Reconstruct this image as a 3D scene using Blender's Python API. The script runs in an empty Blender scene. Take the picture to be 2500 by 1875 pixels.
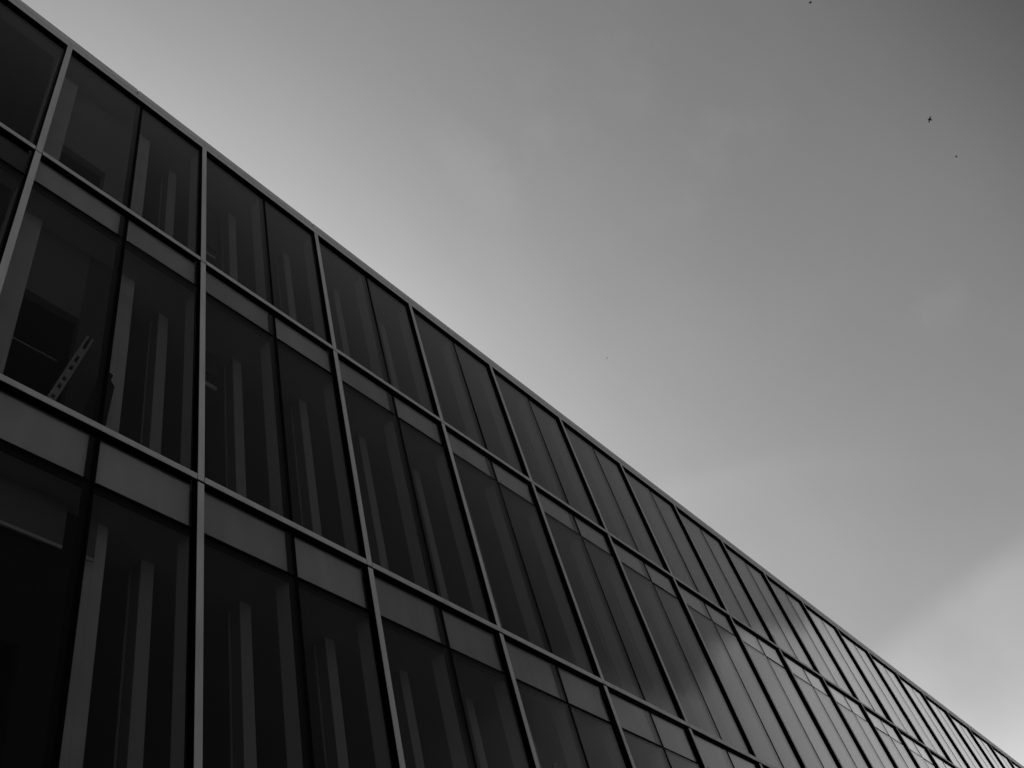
import bpy, bmesh, math, random
from mathutils import Vector, Matrix
random.seed(7)
sc = bpy.context.scene
COL = sc.collection

# ------------------------------------------------------------------ camera
ZT = 16.8                       # height of the coping's lower edge above the ground
CAM = Vector((-1.98499, -5.76374, ZT - 15.24299))
RX = Vector((0.6361190940662016, -0.7348554812728405, -0.23524438315857144))
RY = Vector((0.4807555703349025, 0.6159454512150004, -0.6240875601384088))   # image down
RZ = Vector((0.6035118720923041, 0.28389896577974955, 0.7451005284341377))   # view axis
F = 2332.3133554235333
cam_d = bpy.data.cameras.new('camera')
cam_d.sensor_width = 36.0
cam_d.lens = F / 2500.0 * 36.0
cam_d.clip_start = 0.05
cam_d.clip_end = 5000.0
cam = bpy.data.objects.new('camera', cam_d)
COL.objects.link(cam)
m = Matrix.Identity(4)
for r in range(3):
    m[r][0] = RX[r]; m[r][1] = -RY[r]; m[r][2] = -RZ[r]; m[r][3] = CAM[r]
cam.matrix_world = m
sc.camera = cam

def ray(px, py):
    return (RX * ((px - 1250) / F) + RY * ((py - 937.5) / F) + RZ).normalized()

# ------------------------------------------------------------------ world
SUN_EL = math.radians(34.5)
SUN_AZ = math.radians(22.0)            # from +Y towards +X, behind the building
sun_dir = Vector((math.sin(SUN_AZ) * math.cos(SUN_EL), math.cos(SUN_AZ) * math.cos(SUN_EL), math.sin(SUN_EL)))
world = bpy.data.worlds.new('World')
sc.world = world
world.use_nodes = True
wn, wl = world.node_tree.nodes, world.node_tree.links
wn.clear()
def W(t, **kw):
    n = wn.new(t)
    for k, v in kw.items(): setattr(n, k, v)
    return n
def wmath(op, a, b=None, c=None, clamp=False):
    n = W('ShaderNodeMath', operation=op, use_clamp=clamp)
    for i, v in enumerate((a, b, c)):
        if v is None: continue
        if isinstance(v, (int, float)): n.inputs[i].default_value = v
        else: wl.new(v, n.inputs[i])
    return n.outputs[0]
tc = W('ShaderNodeTexCoord')
DIR = tc.outputs['Generated']
def wdot(v):
    n = W('ShaderNodeVectorMath', operation='DOT_PRODUCT')
    wl.new(DIR, n.inputs[0]); n.inputs[1].default_value = v
    return n.outputs['Value']
def wramp(x, a, b):                     # smoothstep from a to b
    n = W('ShaderNodeMapRange', interpolation_type='SMOOTHSTEP')
    wl.new(x, n.inputs['Value'])
    n.inputs['From Min'].default_value = a; n.inputs['From Max'].default_value = b
    return n.outputs['Result']
def wnoise(scale, stretch, rot, detail=4.0, rough=0.55, off=(0, 0, 0)):
    mp = W('ShaderNodeMapping')
    wl.new(DIR, mp.inputs['Vector'])
    mp.inputs['Rotation'].default_value = rot
    mp.inputs['Scale'].default_value = stretch
    mp.inputs['Location'].default_value = off
    n = W('ShaderNodeTexNoise')
    wl.new(mp.outputs[0], n.inputs['Vector'])
    n.inputs['Scale'].default_value = scale
    n.inputs['Detail'].default_value = detail
    n.inputs['Roughness'].default_value = rough
    return n.outputs[0]
sky = W('ShaderNodeTexSky', sky_type='NISHITA', sun_disc=False)
sky.sun_elevation = SUN_EL
sky.sun_rotation = SUN_AZ
sky.air_density = 1.0; sky.dust_density = 2.5; sky.ozone_density = 1.0
sep = W('ShaderNodeSeparateColor')
wl.new(sky.outputs[0], sep.inputs[0])
lum = wmath('ADD', wmath('MULTIPLY', sep.outputs[0], 0.6), wmath('MULTIPLY', sep.outputs[1], 0.4))
# thin cloud: broad soft variation, a few long streaks, and the edge of a brighter sheet low on the right
n1 = wnoise(2.2, (1, 1, 2.2), (0.3, 0.2, 0.5), 5.0, 0.5)
n2 = wnoise(4.0, (0.6, 3.0, 2.5), (0.5, -0.35, 0.2), 4.0, 0.5, (3, 1, 2))
def edge(p, q, warp, a, b):
    nrm = ray(*p).cross(ray(*q)).normalized()
    return wramp(wmath('ADD', wdot(nrm), wmath('MULTIPLY', wmath('SUBTRACT', n1, 0.5), warp)), a, b)
sheet = edge((2113, 1560), (2500, 1277), 0.03, -0.006, 0.030)
sheet2 = edge((2300, 1750), (2500, 1650), 0.10, -0.03, 0.09)
band = wmath('MULTIPLY', edge((1526, 1165), (2000, 1128), 0.10, -0.01, 0.02),
             wmath('SUBTRACT', 1.0, edge((1700, 1290), (2100, 1170), 0.10, -0.06, 0.03)))
# a few faint torn wisps high up
def near(px, py, r0, r1):
    return wramp(wdot(ray(px, py)), math.cos(math.radians(r0)), math.cos(math.radians(r1)))
n3 = wnoise(9.0, (0.7, 1.6, 2.0), (0.2, 0.5, 0.9), 6.0, 0.6, (1, 4, 2))
spots = near(1620, 110, 5.5, 1.0)
for sp in ((1750, 320, 4.5, 0.5), (1640, 450, 3.0, 0.5), (2270, 750, 2.5, 0.3), (1250, 330, 6.0, 1.0)):
    spots = wmath('MAXIMUM', spots, near(*sp))
wisps = wmath('MULTIPLY', spots, wramp(n3, 0.46, 0.66))
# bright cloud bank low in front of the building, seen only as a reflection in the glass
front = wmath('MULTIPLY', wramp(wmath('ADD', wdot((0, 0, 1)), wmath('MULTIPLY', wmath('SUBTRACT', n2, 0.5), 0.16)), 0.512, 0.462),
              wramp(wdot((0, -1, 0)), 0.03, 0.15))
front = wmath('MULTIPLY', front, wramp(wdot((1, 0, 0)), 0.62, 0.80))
# sky dimmed away from the sun, added to darken the glass reflections
sky_dim = wmath('SUBTRACT', 1.0, wmath('MULTIPLY', wramp(wdot((0, -1, 0)), 0.12, 0.46), 0.75))
mul = wmath('ADD', 0.885, wmath('MULTIPLY', n1, 0.10))
mul = wmath('ADD', mul, wmath('MULTIPLY', n2, 0.09))
mul = wmath('ADD', mul, wmath('MULTIPLY', wisps, 0.07))
streaky = wmath('ADD', 0.72, wmath('MULTIPLY', wramp(n2, 0.32, 0.66), 0.35))
mul = wmath('ADD', mul, wmath('MULTIPLY', wmath('MULTIPLY', sheet, streaky), 0.23))
mul = wmath('ADD', mul, wmath('MULTIPLY', sheet2, 0.38))
mul = wmath('ADD', mul, wmath('MULTIPLY', band, 0.07))
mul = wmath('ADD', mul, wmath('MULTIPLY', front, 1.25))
val = wmath('MULTIPLY', wmath('MULTIPLY', lum, mul), sky_dim)
comb = W('ShaderNodeCombineColor')
for i in range(3): wl.new(val, comb.inputs[i])
bg = W('ShaderNodeBackground')
wl.new(comb.outputs[0], bg.inputs['Color'])
bg.inputs['Strength'].default_value = 0.148
wo = W('ShaderNodeOutputWorld')
wl.new(bg.outputs[0], wo.inputs['Surface'])

sun_l = bpy.data.lights.new('sun', 'SUN')
sun_l.energy = 2.0
sun_l.angle = math.radians(3.0)
sun_l.color = (1.0, 1.0, 1.0)            # the photograph is black and white
sun = bpy.data.objects.new('sun', sun_l)
COL.objects.link(sun)
sun.rotation_euler = (-sun_dir).to_track_quat('-Z', 'Y').to_euler()
sun.location = (0, 0, 60)

sc.view_settings.view_transform = 'Standard'
sc.view_settings.look = 'None'
sc.view_settings.gamma = 1.0
sc.view_settings.exposure = 0.0
sc.render.engine = 'CYCLES'
sc.cycles.max_bounces = 10
sc.cycles.transparent_max_bounces = 24
sc.cycles.use_denoising = True

# ------------------------------------------------------------------ materials
def grey(name, v, rough=0.6, metal=0.0, spec=0.5, var=0.0, scale=3.0, bump=0.0, stretch=(1, 1, 1), tone=0.0):
    mt = bpy.data.materials.new(name); mt.use_nodes = True
    nt = mt.node_tree; b = nt.nodes['Principled BSDF']
    b.inputs['Roughness'].default_value = rough
    b.inputs['Metallic'].default_value = metal
    b.inputs['Specular IOR Level'].default_value = spec
    b.inputs['Base Color'].default_value = (v, v, v, 1)
    if var or bump:
        t = nt.nodes.new('ShaderNodeTexCoord'); mp = nt.nodes.new('ShaderNodeMapping')
        nt.links.new(t.outputs['Object'], mp.inputs[0]); mp.inputs['Scale'].default_value = stretch
        n = nt.nodes.new('ShaderNodeTexNoise'); nt.links.new(mp.outputs[0], n.inputs['Vector'])
        n.inputs['Scale'].default_value = scale; n.inputs['Detail'].default_value = 6
        r = nt.nodes.new('ShaderNodeMapRange')
        nt.links.new(n.outputs[0], r.inputs['Value'])
        r.inputs['From Min'].default_value = 0.25; r.inputs['From Max'].default_value = 0.75
        r.inputs['To Min'].default_value = v * (1 - var); r.inputs['To Max'].default_value = v * (1 + var)
        if tone:                              # every panel weathers a little differently
            oi = nt.nodes.new('ShaderNodeObjectInfo'); tm = nt.nodes.new('ShaderNodeMapRange'); mm = nt.nodes.new('ShaderNodeMath')
            nt.links.new(oi.outputs['Random'], tm.inputs['Value'])
            tm.inputs['To Min'].default_value = 1 - tone; tm.inputs['To Max'].default_value = 1 + tone
            mm.operation = 'MULTIPLY'; nt.links.new(r.outputs[0], mm.inputs[0]); nt.links.new(tm.outputs[0], mm.inputs[1])
            nt.links.new(mm.outputs[0], b.inputs['Base Color'])
        else: nt.links.new(r.outputs[0], b.inputs['Base Color'])
        if bump:
            bp = nt.nodes.new('ShaderNodeBump'); bp.inputs['Strength'].default_value = bump
            bp.inputs['Distance'].default_value = 0.01
            nt.links.new(n.outputs[0], bp.inputs['Height']); nt.links.new(bp.outputs[0], b.inputs['Normal'])
    return mt

def glass_mat(name, f0, tint):
    """Clear tinted pane: Schlick reflection over straight transmission, the same from both sides."""
    mt = bpy.data.materials.new(name); mt.use_nodes = True
    nt = mt.node_tree; nt.nodes.clear(); L = nt.links
    N = lambda t: nt.nodes.new(t)
    g = N('ShaderNodeNewGeometry')
    d = N('ShaderNodeVectorMath'); d.operation = 'DOT_PRODUCT'
    L.new(g.outputs['Normal'], d.inputs[0]); L.new(g.outputs['Incoming'], d.inputs[1])
    a = N('ShaderNodeMath'); a.operation = 'ABSOLUTE'; L.new(d.outputs['Value'], a.inputs[0])
    s = N('ShaderNodeMath'); s.operation = 'SUBTRACT'; s.inputs[0].default_value = 1; L.new(a.outputs[0], s.inputs[1]); s.use_clamp = True
    p = N('ShaderNodeMath'); p.operation = 'POWER'; L.new(s.outputs[0], p.inputs[0]); p.inputs[1].default_value = 4.1
    k = N('ShaderNodeMath'); k.operation = 'MULTIPLY_ADD'; L.new(p.outputs[0], k.inputs[0])
    k.inputs[1].default_value = 1 - f0; k.inputs[2].default_value = f0
    tr = N('ShaderNodeBsdfTransparent'); tr.inputs[0].default_value = (tint, tint, tint, 1)
    gl = N('ShaderNodeBsdfGlossy'); gl.inputs['Roughness'].default_value = 0.0
    gl.inputs['Color'].default_value = (0.95, 0.95, 0.95, 1)
    mx = N('ShaderNodeMixShader')
    L.new(k.outputs[0], mx.inputs[0]); L.new(tr.outputs[0], mx.inputs[1]); L.new(gl.outputs[0], mx.inputs[2])
    o = N('ShaderNodeOutputMaterial'); L.new(mx.outputs[0], o.inputs['Surface'])
    return mt

M = dict(
    alu=grey('anodised_aluminium', 0.83, 0.45, 0.0, 0.5, 0.14, 1.3, 0.0, (4, 4, 0.8), 0.06),
    rail=grey('fascia_metal', 0.92, 0.42, 0.0, 0.5, 0.10, 0.9, 0.0, (0.8, 6, 6)),
    cap=grey('coping_metal', 0.92, 0.40, 0.0, 0.5, 0.12, 2.0, 0.0, (0.8, 6, 6)),
    black=grey('black_frame', 0.0025, 0.7, 0, 0.04),
    inner=grey('inner_mullion_paint', 0.68, 0.6, 0, 0.3),
    glass=glass_mat('vision_glass', 0.017, 0.80),
    spandrel_glass=glass_mat('spandrel_glass', 0.014, 0.95),
    spandrel=grey('spandrel_panel', 0.55, 0.7, 0, 0.2, 0.12, 1.6, 0.0, (2.5, 1, 0.5), 0.10),
    dark_panel=grey('dark_spandrel_panel', 0.07, 0.7, 0, 0.2),
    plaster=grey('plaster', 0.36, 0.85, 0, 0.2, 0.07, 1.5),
    plaster_mid=grey('plaster_mid_grey', 0.22, 0.85, 0, 0.2, 0.07, 1.5),  # same plaster in a darker grey, for the middle storey
    plaster_dark=grey('plaster_dark_grey', 0.13, 0.85, 0, 0.2, 0.07, 1.5),  # darkest plaster grey, right of the opening and on the downstands
    concrete=grey('concrete_column', 0.86, 0.85, 0, 0.2, 0.10, 2.5, 0.1),
    ceiling=grey('ceiling_board', 0.5, 0.9, 0, 0.2, 0.05, 1.0),
    carpet=grey('floor_carpet', 0.10, 0.95, 0, 0.1, 0.1, 6),
    dark=grey('dark_interior', 0.03, 0.9, 0, 0.1),
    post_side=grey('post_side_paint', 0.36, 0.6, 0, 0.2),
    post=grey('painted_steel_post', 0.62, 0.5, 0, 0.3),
    blind=grey('roller_blind', 0.25, 0.9, 0, 0.1),
    flange=grey('rear_flange_paint', 0.5, 0.5, 0, 0.3),
    trim=grey('pale_trim', 0.7, 0.5, 0, 0.3),
    board=grey('slotted_board', 0.55, 0.7, 0, 0.2, 0.2, 20),
    roof=grey('roof_membrane', 0.2, 0.9, 0, 0.2),
    wall=grey('rear_render', 0.3, 0.9, 0, 0.2, 0.1, 0.5),
    paving=grey('paving', 0.19, 0.9, 0, 0.2, 0.2, 0.6, 0.2),
    bird=grey('bird_feathers', 0.02, 0.8, 0, 0.1),
    bark=grey('bark', 0.10, 0.9, 0, 0.1, 0.3, 12, 0.3),
    leaf=grey('leaf', 0.30, 0.5, 0, 0.4, 0.3, 3),
)

# ------------------------------------------------------------------ mesh helpers
class MB:
    def __init__(s): s.v = []; s.f = []; s.m = []; s.mats = []
    def mi(s, mat):
        if mat not in s.mats: s.mats.append(mat)
        return s.mats.index(mat)
    def box(s, x0, x1, y0, y1, z0, z1, mat):
        b = len(s.v); i = s.mi(mat)
        for x in (x0, x1):
            for y in (y0, y1):
                for z in (z0, z1): s.v.append((x, y, z))
        for q in ((0, 1, 3, 2), (4, 6, 7, 5), (0, 4, 5, 1), (2, 3, 7, 6), (0, 2, 6, 4), (1, 5, 7, 3)):
            s.f.append([b + k for k in q]); s.m.append(i)
        return s
    def prism(s, pts, y0, y1, mat):         # polygon in x,z extruded in y
        b = len(s.v); n = len(pts); i = s.mi(mat)
        for y in (y0, y1):
            for x, z in pts: s.v.append((x, y, z))
        s.f.append([b + k for k in range(n)]); s.m.append(i)
        s.f.append([b + n + k for k in reversed(range(n))]); s.m.append(i)
        for k in range(n):
            s.f.append([b + k, b + (k + 1) % n, b + n + (k + 1) % n, b + n + k]); s.m.append(i)
        return s
    def build(s, name, parent=None, bevel=0.0):
        me = bpy.data.meshes.new(name)
        me.from_pydata(s.v, [], s.f); me.update()
        bm = bmesh.new(); bm.from_mesh(me); bmesh.ops.recalc_face_normals(bm, faces=bm.faces)
        bm.to_mesh(me); bm.free()
        for mt in s.mats: me.materials.append(mt)
        for p, i in zip(me.polygons, s.m): p.material_index = i
        o = bpy.data.objects.new(name, me); COL.objects.link(o)
        if parent: o.parent = parent
        if bevel:
            bv = o.modifiers.new('bevel', 'BEVEL'); bv.width = bevel; bv.segments = 2; bv.limit_method = 'ANGLE'
        return o
def empty(name, loc, label, cat):
    o = bpy.data.objects.new(name, None); COL.objects.link(o); o.location = loc
    o['label'] = label; o['category'] = cat
    return o

# ------------------------------------------------------------------ building
W_ = 2.4                                  # bay width, mullion to mullion
K0, K1 = -2, 24
X0, X1 = K0 * W_, K1 * W_
D = 11.0                                  # depth of the building
bld = empty('office_building', (0, 0, 0),
            'long dark glazed office building with pale metal mullions and black frames, seen from below', 'building')
LV = [0.0, -3.508, -7.772, -12.036]       # lower edge of coping and of each floor transom
TH = 0.078                                # face height of a transom
FW = 0.0385                                # half face width of a mullion
GY = 0.052                                # outer face of the glass
def zz(z): return ZT + z

# main mullions, one per bay line and storey
for k in range(K0, K1 + 1):
    x = k * W_
    for s in range(3):
        zt = zz(LV[s] - (0.004 if s == 0 else (0.020, 0.020, 0.034)[s]))
        zb = zz(LV[s + 1] + 0.003)
        b = MB()
        b.box(x - FW, x + FW, 0.0, 0.006, zb, zt, M['alu'])
        b.box(x - 0.036, x + 0.036, 0.0062, GY + 0.045, zb - 0.03, zt + 0.012, M['black'])
        b.box(x - FW - 0.024, x + FW + 0.024, GY + 0.024, GY + 0.044, zb + TH + 0.02, zt - 0.075, M['black'])
        b.box(x - 0.032, x + 0.032, GY + 0.0455, 0.315, zb + 0.09, zt + 0.02 - (0.06 if s == 0 else 0.62), M['inner'])
        b.build('mullion', bld)
# secondary glazing bars in the middle of each bay
for k in range(K0, K1):
    x = (k + 0.5) * W_
    for s in range(3):
        zt, zb = zz(LV[s] - 0.02), zz(LV[s + 1] + TH + 0.004)
        b = MB()
        b.box(x + 0.038, x + 0.076, GY - 0.004, GY + 0.0235, zb, zt - 0.02, M['black'])     # open joint between the panes
        b.box(x - 0.002, x + 0.100, GY + 0.0238, GY + 0.060, zb, zt, M['black'])            # bar behind the glass
        if k != 0: b.box(x + 0.002, x + 0.080, GY + 0.0605, 0.315, zb + 0.02, zt - (0.06 if s == 0 else 0.62), M['inner'])
        b.build('glazing_bar', bld)
# transoms between the mullions
for k in range(K0, K1):
    xa, xb = k * W_ + FW + 0.009, (k + 1) * W_ - FW - 0.009
    for s in (1, 2, 3):
        z1 = zz(LV[s]) + TH; z0 = zz(LV[s])
        b = MB()
        b.box(xa, xb, 0.0005, 0.007, z0, z1, M['alu'])
        b.box(xa + 0.002, xb - 0.002, 0.0072, GY + 0.004, z0 + 0.003, z1 - 0.004, M['black'])
        b.box(xa + 0.03, xb - 0.03, GY + 0.0245, GY + 0.060, z0 + 0.035, z1 - 0.005, M['black'])
        if s > 1: b.box(xa + 0.03, xb - 0.03, GY + 0.0240, GY + 0.040, z0 - 0.018, z0 + 0.034, M['black'])
        b.build('transom', bld)
# fascia rail and coping caps (3.6 m lengths with open joints)
for k in range(K0, K1):
    b = MB()
    b.box(k * W_ + 0.003, (k + 1) * W_ - 0.003, 0.0, 0.006, zz(0.0), zz(0.115), M['rail'])
    b.box(k * W_, (k + 1) * W_, 0.0063, GY + 0.05, zz(0.003), zz(0.113), M['black'])
    b.box(k * W_ + 0.066, (k + 1) * W_ - 0.066, GY + 0.0236, GY + 0.045, zz(-0.02), zz(0.0025), M['black'])
    b.build('fascia_rail', bld)
x = 1.13 - 3.6 * 2
while x < X1:
    xa, xb = max(x, X0) + 0.009, min(x + 3.6, X1) - 0.009
    b = MB()
    b.box(xa, xb, -0.008, 0.45, zz(0.118), zz(0.275), M['cap'])
    b.box(xa - 0.01, xb + 0.01, 0.004, 0.44, zz(0.116), zz(0.262), M['black'])
    b.build('coping', bld)
    x += 3.6

# glass: two panes to a bay; spandrel bands below each floor transom
HALF = [(k * W_ + (0.037 if h == 0 else W_ / 2 + 0.0765), k * W_ + (W_ / 2 + 0.0375 if h == 0 else W_ - 0.037), k, h)
        for k in range(K0, K1) for h in (0, 1)]
VIS = [(-3.42, 0.002), (-7.684, -4.138), (-11.948, -8.456)]
SPN = [None, (-4.103, -3.509), (-8.422, -7.773)]
HB = [None, (-4.20, -4.07), (-8.50, -8.392)]
LIM = [40, 36, 22]
for s in range(3):
    rest = MB()
    for i, (xa, xb, k, h) in enumerate(HALF):
        g = MB() if i < LIM[s] else rest
        ty = random.uniform(-1, 1) * 0.0028; tz = random.uniform(-1, 1) * 0.0022
        base = len(g.v)
        g.box(xa, xb, GY, GY + 0.02, zz(VIS[s][0]), zz(VIS[s][1]), M['glass'])
        cx, cz = (xa + xb) / 2, zz((VIS[s][0] + VIS[s][1]) / 2)
        for j in range(base, len(g.v)):       # every pane sits a hair out of true
            px, py, pz = g.v[j]; g.v[j] = (px, py + (px - cx) * ty + (pz - cz) * tz, pz)
        if i < LIM[s]: g.build('window_pane', bld)
    if rest.v:
        o = rest.build('window_pane', bld); o['kind'] = 'stuff'
for s in (1, 2):
    rest = MB(); lim = 34 if s == 1 else 24
    for i, (xa, xb, k, h) in enumerate(HALF):
        g = MB() if i < lim else rest
        z0, z1 = zz(SPN[s][0]), zz(SPN[s][1])
        g.box(xa, xb, GY + 0.001, GY + 0.013, z0, z1, M['spandrel_glass'])
        g.box(xa + 0.02, xb - 0.02, GY + 0.062, GY + 0.07, z0 + 0.01, z1 + 0.06, M['dark_panel'] if k < 0 else M['spandrel'])
        if i < lim: g.build('spandrel_panel', bld)
    if rest.v:
        o = rest.build('spandrel_panel', bld); o['kind'] = 'stuff'
    for k in range(K0, K1):                    # black bar behind the joint of spandrel and vision glass
        b = MB()
        for xa, xb in ((k * W_ + 0.066, k * W_ + 1.192), (k * W_ + 1.302, (k + 1) * W_ - 0.066)):
            b.box(xa, xb, GY + 0.0240, GY + 0.060, zz(HB[s][0]), zz(HB[s][1]), M['black'])
            b.box(xa, xb, GY - 0.004, GY + 0.0236, zz(SPN[s][0]) - 0.034, zz(SPN[s][0]) - 0.001, M['black'])
        b.build('head_bar', bld)

# floors, ceilings, rear and end walls, roof
YI = 0.12
for s, (zc, zf) in enumerate(((0.02, None), (-4.13, -3.62), (-8.42, -7.88), (-12.6, -12.1))):
    b = MB()
    if s == 0:
        b.box(X0, X1, YI, D, zz(0.02), zz(0.10), M['ceiling'])
        b.build('ceiling', bld)
    else:
        b.box(X0, X1, YI, D, zz(zc), zz(zc + 0.06), M['ceiling'])
        b.build('ceiling', bld)
        b = MB(); b.box(X0, X1, YI + 0.02, D, zz(zc + 0.065), zz(zf), M['carpet']); b.build('floor_slab', bld)
b = MB(); b.box(X0, X1, 0.46, D, zz(0.105), zz(0.2), M['roof']); b.build('roof', bld)
b = MB(); b.box(X0 - 0.02, X1 + 0.02, D + 0.002, D + 0.3, 0, zz(0.2), M['wall']); b.build('rear_wall', bld)
for xa in (X0 - 0.3, X1 + 0.002):
    b = MB(); b.box(xa, xa + 0.298, 0.06, D, 0, zz(0.27), M['wall']); b.build('end_wall', bld)
b = MB(); b.box(X0, X1, 0.08, 0.3, 0, zz(-12.65), M['wall']); b.build('ground_floor_wall', bld)
# the deep rooms behind: dark core wall
for s, (z0, z1) in enumerate(((-3.62, 0.02), (-7.88, -4.13), (-12.1, -8.42))):
    b = MB(); b.box(X0, X1, 4.6, 4.7, zz(z0), zz(z1), M['dark']); b.build('core_wall', bld)
    # cross wall at the building's left part, with the plastered recess behind bay one
    b = MB(); b.box(-0.9, -0.80, 0.5, 4.6, zz(z0), zz(z1), M['dark']); b.build('partition_wall', bld)
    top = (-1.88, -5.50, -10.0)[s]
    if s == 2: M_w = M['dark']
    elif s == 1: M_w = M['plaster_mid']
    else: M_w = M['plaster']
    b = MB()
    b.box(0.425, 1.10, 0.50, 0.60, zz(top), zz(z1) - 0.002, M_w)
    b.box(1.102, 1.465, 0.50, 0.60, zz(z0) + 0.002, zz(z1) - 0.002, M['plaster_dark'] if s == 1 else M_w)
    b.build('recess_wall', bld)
    b = MB(); b.box(0.425, 1.10, 0.86, 0.872, zz(top - 0.415), zz(top - 0.40), M['trim'])
    if s == 1: b.build('lintel_trim', bld)
    b = MB(); b.box(0.10, 0.42, 0.44, 0.86, zz(z0) + 0.002, zz(z1) - 0.002, M['concrete']); b.build('column', bld)
    b = MB()
    b.box(1.47, 1.565, 0.48, 0.85, zz(z0) + 0.002, zz(z1) - 0.002, M['concrete'])
    b.box(1.565, 1.600, 0.486, 0.85, zz(z0) + 0.002, zz(z1) - 0.002, M['concrete'])
    b.box(1.600, 1.715, 0.48, 0.85, zz(z0) + 0.002, zz(z1) - 0.002, M['concrete'])
    b.build('column', bld)
    if s < 2:
        b = MB()
        b.box(3.00, 3.26, 0.80, 0.83, zz(-4.60 if s == 1 else -1.30), zz(z1) - 0.004, M['plaster_dark'])
        b.box(3.00, 3.24, 0.80, 0.82, zz(-4.88 if s == 1 else -1.56), zz(-4.81 if s == 1 else -1.50), M['trim'])
        b.build('downstand_wall', bld)
    b = MB(); b.box(1.715, 1.80, 0.86, 4.6, zz(z0), zz(z1), M['dark']); b.build('partition_wall', bld)
    # steel posts a little behind the glass line
    for i in range(1, 34):
        x = 1.2 * (i + 1) - 0.105
        b = MB()
        za, zb = zz(z0) + 0.002, zz(z1) - 0.002
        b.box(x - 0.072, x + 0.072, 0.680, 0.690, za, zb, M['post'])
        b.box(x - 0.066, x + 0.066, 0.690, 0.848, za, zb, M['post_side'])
        b.box(x - 0.084, x + 0.072, 0.848, 0.862, za, zb, M['flange'])
        b.build('post', bld)
# blinds drawn in the windows left of the first mullion
for s in range(3):
    for k in (-2, -1):
        for h in (0, 1):
            b = MB(); xa = (k + h * 0.5) * W_
            b.box(xa + (0.07 if h == 0 else 0.11), xa + (1.19 if h == 0 else 1.13), 0.30, 0.304, zz(LV[s + 1] + 0.1), zz((0.01, -4.14, -8.43)[s]), M['dark'])
            b.build('dark_blind', bld)
# half drawn roller blind on the lowest visible floor
for xa, xb in ((0.43, 1.25), (1.47, 1.562)):
    b = MB()
    b.box(xa, xb, 0.40, 0.403, zz(-8.95), zz(-8.44), M['blind'])
    b.box(xa, xb, 0.392, 0.411, zz(-8.985), zz(-8.95), M['trim'])
    b.build('roller_blind', bld)

# ------------------------------------------------------------------ things inside
z_fl = zz(-7.88)
def leaning(name, top, foot, width, y0, y1, slots, label, cat):
    a = Vector((foot[0], foot[1])); t = Vector((top[0], top[1])); d = (t - a); L = d.length; d.normalize()
    n = Vector((-d.y, d.x))
    root = empty(name, (foot[0], (y0 + y1) / 2, foot[1]), label, cat)
    b = MB()
    def P(u, v): q = a + d * u + n * v - a; return (q.x, q.y)
    hw = width / 2; th = (y1 - y0) / 2
    b.prism([P(0, -hw), P(L, -hw), P(L, -hw * 0.45), P(0, -hw * 0.45)], -th, th, M['board'])
    b.prism([P(0, hw * 0.45), P(L, hw * 0.45), P(L, hw), P(0, hw)], -th, th, M['board'])
    u = 0.0
    while u < L - 0.2:
        du = 0.11 * random.uniform(0.6, 1.7)
        b.prism([P(u, -hw * 0.44), P(u + du, -hw * 0.44), P(u + du, hw * 0.44), P(u, hw * 0.44)], -th * 0.8, th * 0.8, M['board'])
        u += du + 0.085 * random.uniform(0.6, 1.6)
    b.build('slotted_rail', root)
    c = MB(); c.prism([P(0, -hw * 0.95), P(L - 0.01, -hw * 0.95), P(L - 0.01, hw * 0.95), P(0, hw * 0.95)], th + 0.001, th + 0.006, M['dark'])
    c.build('backing_strip', root)
    return root
leaning('slotted_board', (1.19, zz(-5.93)), (0.74, z_fl + 0.01), 0.085, 0.36, 0.39, True,
        'pale slotted board leaning inside the second window from the left, middle row', 'board')
pan = empty('folded_panel', (1.36, 0.33, z_fl), 'dark jagged panel leaning beside the pale column in the middle row', 'panel')
b = MB()
pan_pts = [(-0.23, 0.0), (0.07, 0.0), (0.13, 0.95), (0.155, 1.29), (0.105, 1.36), (0.125, 1.46), (0.09, 1.48), (0.06, 1.46), (-0.02, 1.44)]
b.prism(pan_pts, -0.012, 0.012, M['dark']); b.build('sheet', pan)

# ------------------------------------------------------------------ ground
g = MB(); g.box(-1500, 1500, -1500, 1500, -0.5, 0.0, M['paving']); go = g.build('pavement'); go['kind'] = 'structure'

# ------------------------------------------------------------------ birds
def bird(px, py, dist, span, roll, yaw, label, flap):
    """One continuous body: ring-lofted trunk with wings and tail grown from the same surface by a skin modifier."""
    me = bpy.data.meshes.new('bird')
    s = span
    vs = [(0, 0, 0), (0, .16 * s, .01 * s), (0, .27 * s, .03 * s), (0, .33 * s, .02 * s), (0, -.16 * s, 0), (0, -.33 * s, 0),
          (.12 * s, .05 * s, .05 * s * flap), (.28 * s, .07 * s, .14 * s * flap), (.5 * s, -.06 * s, .10 * s * flap),
          (-.12 * s, .05 * s, .05 * s * flap), (-.28 * s, .07 * s, .14 * s * flap), (-.5 * s, -.06 * s, .10 * s * flap)]
    es = [(0, 1), (1, 2), (2, 3), (0, 4), (4, 5), (0, 6), (6, 7), (7, 8), (0, 9), (9, 10), (10, 11)]
    rad = [.12, .11, .075, .02, .09, .09, .12, .11, .03, .12, .11, .03]
    me.from_pydata(vs, es, []); me.update()
    o = bpy.data.objects.new('bird', me); COL.objects.link(o)
    sk = o.modifiers.new('skin', 'SKIN'); sk.use_smooth_shade = True
    for i, v in enumerate(me.skin_vertices[0].data):
        v.radius = (rad[i] * s, rad[i] * s * (0.35 if i > 4 else 1)); v.use_root = (i == 0)
    sb = o.modifiers.new('sub', 'SUBSURF'); sb.levels = 1; sb.render_levels = 2
    me.materials.append(M['bird'])
    o.location = CAM + ray(px, py) * dist
    o.rotation_euler = (roll, 0.2, yaw)
    o['label'] = label; o['category'] = 'bird'; o['group'] = 'birds high in the sky'
    return o
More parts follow.
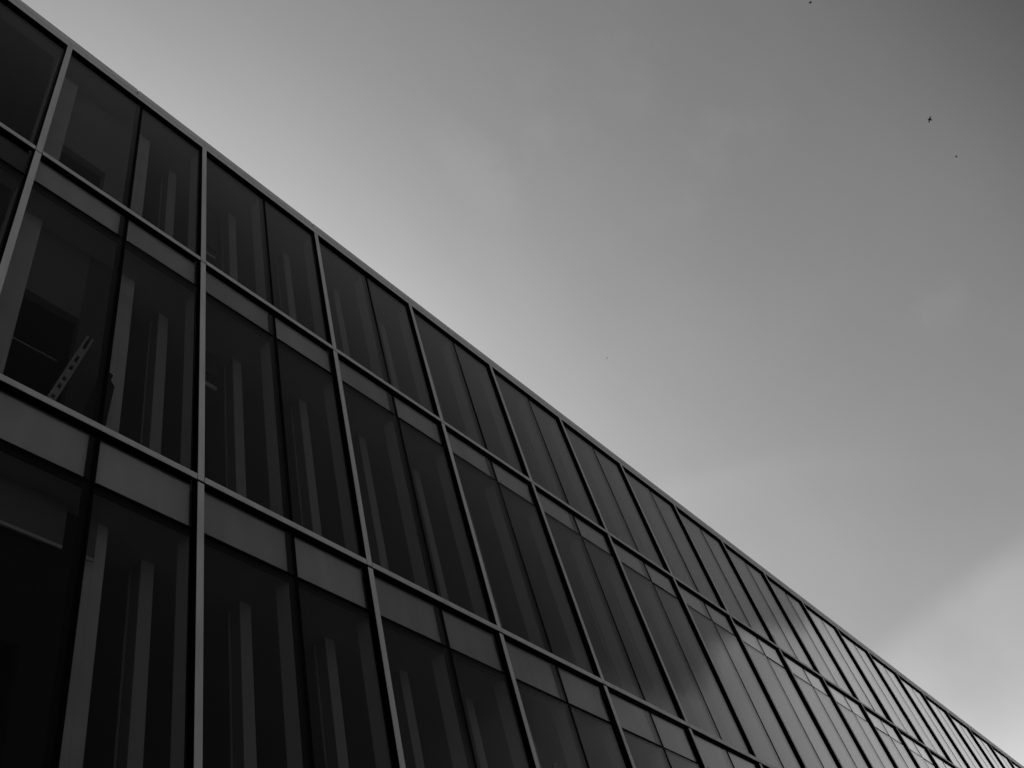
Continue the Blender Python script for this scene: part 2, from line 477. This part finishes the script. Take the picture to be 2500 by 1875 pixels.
bird(2270, 292, 38, 0.24, 0.9, 0.9, 'largest dark bird in the upper right of the sky', 1.0)
bird(2335, 382, 44, 0.14, 0.3, 0.2, 'tiny bird just below and right of the largest bird', 0.6)
bird(1979, 6, 40, 0.17, 0.4, 2.2, 'small bird at the very top edge of the sky', 0.9)
bird(1482, 874, 60, 0.12, 0.2, 1.4, 'faint speck of a bird low in the middle of the sky', 0.5)

# ------------------------------------------------------------------ young tree in front of the facade
tip = CAM + ray(1345, 1858) * ((-2.0 - CAM.y) / ray(1345, 1866).y)
tree = empty('young_tree', (tip.x + 0.15, tip.y, 0), 'tip of a slender young tree just showing at the bottom edge', 'tree')
tb = bmesh.new()
def tube(bm, pts, radii, n=8):
    rings = []
    for i, p in enumerate(pts):
        d = (pts[min(i + 1, len(pts) - 1)] - pts[max(i - 1, 0)]).normalized()
        a = d.orthogonal().normalized(); c = d.cross(a)
        rings.append([bm.verts.new(p + (a * math.cos(2 * math.pi * j / n) + c * math.sin(2 * math.pi * j / n)) * radii[i]) for j in range(n)])
    for r0, r1 in zip(rings, rings[1:]):
        for j in range(n): bm.faces.new((r0[j], r0[(j + 1) % n], r1[(j + 1) % n], r1[j]))
    bm.faces.new(rings[-1]); bm.faces.new(list(reversed(rings[0])))
H = tip.z - 0.05
trunk_pts = [Vector((0.12 * math.sin(t * 2.1) * t, 0.08 * math.sin(t * 3 + 1) * t, H * t)) for t in [i / 10 for i in range(11)]]
shift = Vector((tip.x - tree.location.x, 0, 0)) - Vector((trunk_pts[-1].x, trunk_pts[-1].y, 0))
trunk_pts = [p + shift * (p.z / H) for p in trunk_pts]
tube(tb, trunk_pts, [0.055 * (1 - 0.9 * i / 10) + 0.003 for i in range(11)])
tips = []
for i in range(26):
    t = random.uniform(0.36, 0.97); idx = t * 10; a = trunk_pts[int(idx)]; c = trunk_pts[min(int(idx) + 1, 10)]
    p0 = a.lerp(c, idx - int(idx)); an = random.uniform(0, 6.28); ln = (1.05 - t) * 1.15 + 0.12
    d = Vector((math.cos(an), math.sin(an), random.uniform(0.5, 1.0)))
    mid = p0 + d * ln * 0.5; end = p0 + Vector((d.x, d.y, d.z * 1.15)) * ln
    if end.z > H - 0.02: end.z = H - random.uniform(0.02, 0.12)
    tube(tb, [p0, mid, end], [0.014 * (1.1 - t) + 0.003, 0.008 * (1.1 - t) + 0.002, 0.002], 5)
    tips.append((p0, mid, end))
def to_obj(bm, name, mats, parent):
    me = bpy.data.meshes.new(name); bm.to_mesh(me); bm.free()
    for mt in mats: me.materials.append(mt)
    o = bpy.data.objects.new(name, me); COL.objects.link(o); o.parent = parent
    return o
to_obj(tb, 'trunk', [M['bark']], tree)
lb = bmesh.new()
def leaf(p, size):
    d = Vector((random.uniform(-1, 1), random.uniform(-1, 1), random.uniform(-.6, 1))).normalized()
    a = d.orthogonal().normalized(); a.rotate(Matrix.Rotation(random.uniform(0, 6.28), 3, d)); n = d.cross(a)
    q = [p, p + d * size * .35 + a * size * .28 + n * size * .06, p + d * size * .75 + a * size * .2, p + d * size,
         p + d * size * .75 - a * size * .2, p + d * size * .35 - a * size * .28 + n * size * .06]
    vs = [lb.verts.new(x) for x in q]
    lb.faces.new((vs[0], vs[1], vs[2], vs[3])); lb.faces.new((vs[0], vs[3], vs[4], vs[5]))
for p0, mid, end in tips:
    for _ in range(46):
        t = random.uniform(0.15, 1.0)
        p = p0.lerp(mid, t * 2) if t < .5 else mid.lerp(end, t * 2 - 1)
        leaf(p + Vector([random.gauss(0, .05) for _ in range(3)]), random.uniform(.045, .08))
for _ in range(10): leaf(trunk_pts[-1] + Vector([random.gauss(0, .03) for _ in range(2)] + [random.uniform(-.05, 0.02)]), 0.034)
to_obj(lb, 'crown', [M['leaf']], tree)
